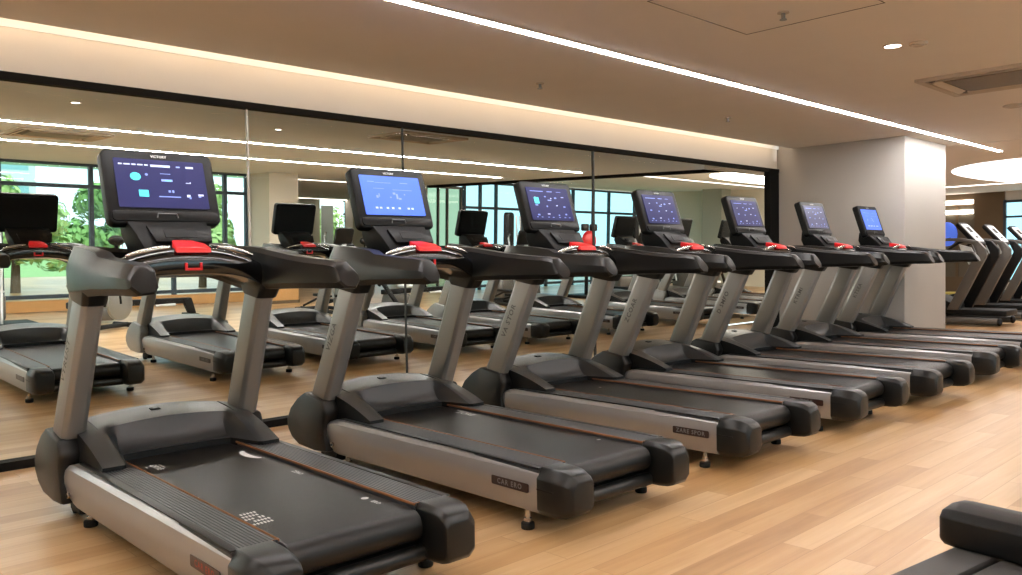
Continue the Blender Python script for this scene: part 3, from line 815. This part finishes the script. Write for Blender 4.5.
# ---------------------------------------------------------------- exercise machines in the hall built as reflection
def make_elliptical():
    t = empty('elliptical_trainer', '', 'exercise machine')
    b = B()
    for s in (-1, 1): b.tube([(s*.22, -.75, .09), (s*.22, .75, .09)], .035, 10)
    b.tube([(-.34, -.75, .06), (.34, -.75, .06)], .05, 12); b.tube([(-.34, .75, .06), (.34, .75, .06)], .05, 12)
    b.build('base', M['matte'], t)
    b = B(); b.prism([(.18, .12), (.62, .12), (.74, .3), (.72, .52), (.56, .68), (.36, .70), (.2, .5), (.14, .28)], 'x', -.11, .11, .03); b.build('flywheel_cover', M['pewter'], t)
    b = B(); b.tube([(0, .48, .6), (0, .40, 1.0), (0, .34, 1.28)], [.06, .05, .05], 12); b.build('mast', M['steel'], t)
    b = B(); b.prism(rrect(.36, .32, .05, 4), 'z', -.03, .03, .012, 0, basis((0, .34, 1.42), (1, 0, 0), (0, .3, .95))); b.prism([(-.24, -.06), (.24, -.06), (.2, .05), (-.2, .05)], 'z', -.05, .04, .012, 0, basis((0, .32, 1.24), (1, 0, 0), (0, .4, .9))); b.build('console', M['matte'], t)
    for s in (-1, 1):
        b = B(); b.tube([(s*.26, .42, .35), (s*.27, .3, .8), (s*.27, .22, 1.15), (s*.24, .1, 1.42), (s*.22, .12, 1.5)], .022, 10); b.build('handle', M['steel'], t)
        b = B(); b.box((s*.17, -.25+.12*s, .3+.06*s), (.14, .38, .05), .015); b.tube([(s*.2, -.7, .14), (s*.19, -.25+.12*s, .27+.06*s), (s*.2, .42, .38)], .022, 8); b.build('pedal', M['matte'], t)
    return t
def make_rower():
    t = empty('rowing_machine', '', 'exercise machine')
    b = B(); b.box((-.1, 0, .30), (1.9, .10, .10), .015); b.build('rail', M['matte'], t)
    b = B(); b.prism([(.74, .35), (.9, .35), (.98, .08), (.86, .08)], 'y', -.06, .06, .012); b.box((.9, 0, .045), (.16, .4, .07), .015); b.build('front_leg', M['matte'], t)
    b = B(); b.prism([(-.95, .06), (-.4, .04), (-.3, .14), (-.45, .26), (-.9, .24)], 'y', -.16, .16, .03); b.build('rear_housing', M['pewter'], t)
    b = B(); b.box((-.35, 0, .40), (.34, .26, .07), .03); b.build('seat', M['whitepl'], t)
    b = B(); b.tube([(.2, 0, .34), (.02, 0, .62), (.05, 0, .78)], .035, 10); b.box((.02, 0, .68), (.08, .3, .12), .03); b.build('mast', M['matte'], t)
    b = B(); b.tube([(.30, -.02, .24), (.62, -.05, .24)], .026, 10); b.build('stretcher', M['whitepl'], t)
    return t
def make_tower():
    t = empty('cable_machine', '', 'exercise machine')
    b = B(); b.box((0, 0, .05), (1.1, .7, .09), .02); b.build('base', M['matte'], t)
    for s in (-1, 1):
        b = B(); b.tube([(s*.07, -.22, .09), (s*.10, -.15, 1.0), (s*.09, -.1, 1.9)], .018, 10); b.build('guide_rod', M['whitepl'], t)
    b = B(); b.box((-.2, .12, .32), (.75, .34, .40), .05); b.build('weight_cover', M['pewter'], t)
    b = B(); b.prism(rrect(.26, 1.0, .09, 4), 'y', .05, .2, .02, 0, Matrix.Translation((0, 0, 1.48))); b.build('tower', M['matte'], t)
    b = B(); b.box((-.2, .08, .56), (.7, .3, .03), .01); b.build('cover_lid', M['whitepl'], t)
    return t
def make_bike():
    t = empty('spin_bike', '', 'exercise machine')
    b = B(); b.tube([(-.25, -.5, .05), (.25, -.5, .05)], .04, 10); b.tube([(-.25, .5, .05), (.25, .5, .05)], .04, 10); b.tube([(0, -.5, .06), (0, .5, .06)], .035, 8); b.build('base', M['matte'], t)
    b = B(); b.cyl((0, .34, .38), .25, .05, 'x', 28, 0, .01); b.build('flywheel', M['steel'], t)
    b = B(); b.tube([(0, -.42, .08), (0, -.05, .55), (0, .32, .85)], .045, 10); b.tube([(0, .34, .38), (0, .26, 1.05)], .035, 10); b.tube([(0, 0, .45), (0, -.28, .9)], .035, 10); b.build('frame', M['matte'], t)
    b = B(); b.prism([(-.06, -.38), (.06, -.38), (.1, -.2), (.03, .02), (-.03, .02), (-.1, -.2)], 'z', .90, .97, .02, 0, Matrix.Translation((0, -.12, 0))); b.build('saddle', M['vinyl'], t)
    b = B(); b.tube([(-.22, .08, 1.2), (-.2, .24, 1.12), (.2, .24, 1.12), (.22, .08, 1.2)], .024, 10); b.ball((0, .3, 1.33), (.26, .2, .16)); b.tube([(0, .27, 1.0), (0, .3, 1.3)], .03, 8); b.build('handlebar', M['matte'], t)
    return t
GE = 'exercise machines seen in the glass wall'
e0 = make_elliptical(); r0 = make_rower(); w0 = make_tower(); k0 = make_bike()
def place(src, first, x, y, rz, lab, back=True, grp=GE):
    o = src if first else copy_tree(src)
    tag(o, lab, o['category'], grp); put(o, x, y, 0, rz, back); return o
place(w0, True, 2.9, 14.1, 0, 'machine with two pale rods and a grey box before the window, at the left edge')
place(w0, False, 12.7, 13.2, R(20), 'tall dark machine tower before the cyan windows, left of the third console')
place(w0, False, 16.2, 12.4, R(-20), 'dark machine with a pale slanting rod below the handrail of the fourth treadmill')
place(r0, True, 4.95, 14.1, 0, 'low black rowing machine seen under the crossbar of the nearest treadmill')
place(r0, False, 10.7, 14.0, R(8), 'low rowing machine with pale seat seen under the handrail of the second treadmill')
place(k0, True, 4.05, 12.9, R(-60), 'spin bike whose dark handlebar shows left of the nearest console')
place(k0, False, 9.4, 13.6, R(30), 'spin bike seen beside the lower left of the bright blue console')
place(e0, True, 8.0, 13.0, R(180), 'elliptical trainer with a small black console right of the cream column')
place(e0, False, 11.6, 12.0, R(170), 'elliptical trainer seen under the handrail between second and third treadmill')
place(e0, False, 14.4, 11.3, R(185), 'elliptical trainer with a pale handle seen behind the third treadmill')
place(e0, False, 18.2, 12.9, R(175), 'elliptical trainer at the back, seen between the fourth and fifth treadmill')
place(r0, False, 17.6, 11.0, R(0), 'low dark machine on the floor seen between the fourth and fifth treadmill')
# red pad
t = empty('padded_machine', 'red rounded pad with two dark grey head pads above it, before the cyan windows', 'exercise machine', GE)
b = B(); b.ball((0, 0, 1.36), (.50, .16, .50)); b.loft([[(-.2, -.06, 1.3), (.2, -.06, 1.3), (.2, .06, 1.3), (-.2, .06, 1.3)], [(-.05, -.04, 1.0), (.05, -.04, 1.0), (.05, .04, 1.0), (-.05, .04, 1.0)]], .01); b.build('back_pad', M['red'], t)
for s in (-1, 1):
    b = B(); b.box((s*.15, 0, 1.68), (.22, .10, .17), .035); b.build('head_pad', M['boot'], t)
b = B(); b.tube([(0, .06, .05), (0, .06, 1.5)], .045, 10); b.box((0, .1, .04), (.7, .8, .07), .02); b.build('frame', M['matte'], t)
put(t, 15.0, 13.0, 0, 0, True)

# ---------------------------------------------------------------- machines right of the pillar
def make_climber():
    t = empty('stair_climber', '', 'exercise machine')
    for s in (-1, 1):
        b = B(); b.tube([(s*.36, -.0, .085), (s*.36, 1.55, .085)], .062, 14); b.build('base_rail', M['pewter'], t)
        b = B(); b.ball((s*.36, -.0, .085), (.135, .09, .135)); b.build('rail_cap', M['matte'], t)
        prof = [(.62, .26), (.80, .26), (.44, 1.02), (.34, 1.22), (.40, 1.36), (.62, 1.42), (1.0, 1.43), (1.0, 1.475), (.60, 1.475), (.32, 1.42), (.20, 1.28), (.20, 1.14), (.30, .94)]
        b = B(); b.prism(prof, 'x', s*.30, s*.385, .014); b.build('upright', M['pewter'] if s < 0 else M['matte'], t, 40)
        b = B(); b.prism([(.46, 1.02), (.38, 1.2), (.43, 1.31), (.62, 1.37), (.56, 1.2)], 'x', s*.31, s*.36, .006); b.build('fork_panel', M['whitepl'], t)
        b = B(); b.tube([(s*.34, .75, 1.46), (s*.36, 1.05, 1.42), (s*.36, 1.25, 1.28), (s*.30, 1.3, 1.1)], .026, 10); b.build('handle', M['matte'], t)
    b = B(); b.box((0, .66, .22), (.60, 1.5, .10), .02); b.build('deck', M['matte'], t)
    b = B(); b.prism([(.7, .16), (1.35, .16), (1.3, .42), (1.0, .5), (.72, .36)], 'x', -.29, .29, .03); b.build('housing', M['matte'], t)
    mc = basis((0, .52, 1.56), (1, 0, 0), (0, .66, .75))
    b = B(); b.prism(rrect(.46, .50, .07, 5), 'z', -.07, 0, .015, 0, mc, 3); c = b.build('console', M['matte'], t)
    b = B(); b.prism(rrect(.38, .40, .04, 4), 'z', 0, .008, 0, 0, mc); b.prism(rrect(.16, .12, .02, 3), 'z', .008, .012, 0, 1, mc @ Matrix.Translation((0, .07, 0))); b.prism(rrect(.1, .04, .01, 3), 'z', .008, .012, 0, 1, mc @ Matrix.Translation((0, -.1, 0)))
    b.build('console_face', [M['whitepl'], M['matte']], c)
    b = B(); b.ball((-.0, .92, 1.55), (.10, .34, .42)); b.build('side_light', M['blue'], t)
    return t
c0 = make_climber(); GC = 'curved machines beyond the white pillar'
for i, (x, y, lab) in enumerate([(15.45, 4.22, 'curved grey machine closest to the white pillar, with a blue disc beside its silver console'),
                                 (17.1, 4.30, 'second curved machine from the white pillar, silver console before the brown wall'),
                                 (18.8, 4.35, 'curved machine at the right edge of the picture, its console before the far window')]):
    o = c0 if i == 0 else copy_tree(c0)
    tag(o, lab, 'exercise machine', GC); put(o, x, y, 0, 0)
    if i:
        for ch in list(o.children):
            if ch.name.startswith('side_light'): bpy.data.objects.remove(ch)
t = empty('recumbent_bike', 'machine with a black seat and olive yellow frame behind the curved machines', 'exercise machine')
b = B(); b.box((0, 0, .62), (.5, .55, .14), .05); b.build('seat', M['vinyl'], t)
b = B(); b.box((0, .3, 1.0), (.46, .10, .62), .04); b.build('backrest', M['yellow'], t)
b = B(); b.box((0, 0, .30), (.3, 1.1, .14), .03); b.box((0, 0, .05), (.6, 1.4, .09), .02); b.box((0, .1, .45), (.16, .16, .3), .02); b.build('frame', M['yellow'], t)
put(t, 19.2, 6.75, 0, R(20))

# ---------------------------------------------------------------- low padded platform, lower right
def make_platform():
    t = empty('exercise_platform', '', 'bench')
    b = B(); b.box((-.95, -.45, .10), (1.9, .86, .16), .02); b.build('base', M['matte'], t)
    b = B(); b.box((-.95, -.068, .19), (1.92, .132, .03), .006); b.build('side_rail', M['vinyl_grey'], t)
    b = B(); b.box((-.95, -.832, .19), (1.92, .132, .03), .006); b.build('side_rail', M['vinyl_grey'], t)
    b = B(); b.box((-.95, -.45, .185), (1.92, .59, .03), .006); b.build('deck', M['vinyl_grey'], t)
    secs = []
    for y, k in ((.054, .72), (.048, .86), (.03, .97), (-.0, 1.0), (-.90, 1.0), (-.93, .97), (-.948, .86), (-.954, .72)):
        secs.append([(.0+.095*k*a, y, .274+.070*k*z) for a, z in ((-.97, -.8), (-.85, -1), (.85, -1), (1, -.8), (1, .55), (.8, .93), (.1, 1.0), (-.72, .84), (-.97, .45))])
    b = B(); b.loft(secs, .008); b.build('padded_bar', M['vinyl'], t, 50)
    for s in (0, 1):
        for x in (-.1, -1.8):
            b = B(); b.cyl((x, -.08-.74*s, .012), .03, .024, 'z', 16); b.build('foot', M['matte'], t)
    return t
p0 = make_platform()
tag(p0, 'low grey platform with a thick black padded bar in the lower right corner', 'bench', 'padded platforms'); put(p0, 3.20, 1.005, -.0, R(-8))
p1 = copy_tree(p0); tag(p1, 'black padded bar end just entering at the right edge, above the corner platform', 'bench', 'padded platforms'); put(p1, 4.84, .30, 0, R(172))

# ---------------------------------------------------------------- outside
b = B(); b.box((14, 47, -.25), (90, 60, .1)); structure('ground', b, M['grass'], True)
def tree(x, y, h, w, m, lab, seed):
    rnd = random.Random(seed); t = empty('tree', lab, 'tree', 'trees outside the windows')
    b = B()
    for k in range(9):
        a = rnd.random()*6.28; r = w*.42*rnd.random(); d = w*(.35+.3*rnd.random()); c = Vector((r*math.cos(a), r*math.sin(a), h*(.35+.5*rnd.random())))
        for q in range(260):
            n = Vector((rnd.gauss(0, 1), rnd.gauss(0, 1), rnd.gauss(0, 1))).normalized()
            p = c + n*d/2*(.75+.3*rnd.random()); u = n.orthogonal().normalized(); u.rotate(Matrix.Rotation(rnd.random()*6.28, 3, n)); u = (u + n*(rnd.random()-.5)).normalized()
            v = n.cross(u).normalized(); l = .09+.06*rnd.random()
            b.quad([p-u*l, p+v*l*.5, p+u*l, p-v*l*.5])
    b.build('crown', M[m], t, 10)
    b = B(); b.tube([(0, 0, -.25), (.05, 0, h*.5)], [.12, .07], 8); b.build('trunk', M['bark'], t)
    put(t, x, y, 0, 0, True)
tl = [(2.4, 21, 2.9, 2.2, 'leaf2', 'bushy light green tree outside the left window, behind the leftmost blank console'),
      (5.0, 22, 2.7, 2.2, 'leaf2', 'light green tree outside the window left of the nearest console'),
      (7.6, 24.2, 2.9, 1.8, 'leaf', 'darker green tree outside the window behind the nearest console'),
      (9.3, 21.6, 2.9, 1.6, 'leaf2', 'green tree outside the narrow window beside the cream column'),
      (-.4, 22, 2.7, 2.2, 'leaf', 'green tree outside the far left window'),
      (18.3, 30, 2.6, 2.2, 'leaf2', 'pale green tree behind the grey glazed corner')]
for i, a in enumerate(tl[:6]): tree(*a, seed=11+i)
b = B(); b.box((4, 60, 6.2), (60, 3, 1.0)); b.box((4, 58.4, 6.9), (60, .2, .5))
for x in (-20, -6, 8, 22): b.box((x, 60, 2.8), (1.6, 2, 6))
tag(b.build('overpass', M['conc']), 'pale elevated roadway far outside the left windows', 'bridge').matrix_world = BACK.copy()
t = empty('office_building', 'pale hazy office block far outside the left window', 'building')
b = B(); b.box((0, 0, 7), (14, 8, 15)); b.build('facade', M['conc'], t)
b = B()
for z in range(6): b.box((0, -4.02, 2.5+2*z), (13, .06, .9))
b.build('window_band', M['pane_cyan'], t)
put(t, 11, 76, 0, 0, True)

# ---------------------------------------------------------------- light
w = bpy.data.worlds.new('sky'); sc.world = w; w.use_nodes = True
bg = w.node_tree.nodes['Background']; bg.inputs[0].default_value = (.80, .95, 1.0, 1); bg.inputs[1].default_value = 2.2
sun = bpy.data.lights.new('sun', 'SUN'); sun.energy = 3.0; sun.angle = R(6); sun.color = (1, .97, .9)
so = bpy.data.objects.new('sun', sun); col.objects.link(so); so.rotation_euler = (R(48), R(10), 0)

# ---------------------------------------------------------------- camera
cam = bpy.data.cameras.new('camera'); cam.sensor_width = 36; cam.lens = 826.8/1022*36; cam.clip_end = 300
co = bpy.data.objects.new('camera', cam); col.objects.link(co)
pt, ya, ro = R(2.0185), R(43.78), R(-.898)
fw = Vector((math.sin(ya)*math.cos(pt), math.cos(ya)*math.cos(pt), -math.sin(pt)))
r_ = Vector((math.cos(ya), -math.sin(ya), 0)); u_ = r_.cross(fw)
RR = r_*math.cos(ro) + u_*math.sin(ro); UU = u_*math.cos(ro) - r_*math.sin(ro)
co.matrix_world = Matrix(((RR.x, UU.x, -fw.x, 0), (RR.y, UU.y, -fw.y, 0), (RR.z, UU.z, -fw.z, 1.25), (0, 0, 0, 1)))
sc.camera = co
sc.view_settings.view_transform = 'Standard'
sc.view_settings.look = 'None'
sc.view_settings.exposure = 0.0
sc.cycles.max_bounces = 8; sc.cycles.transparent_max_bounces = 16; sc.cycles.diffuse_bounces = 4
sc.cycles.sample_clamp_indirect = 6
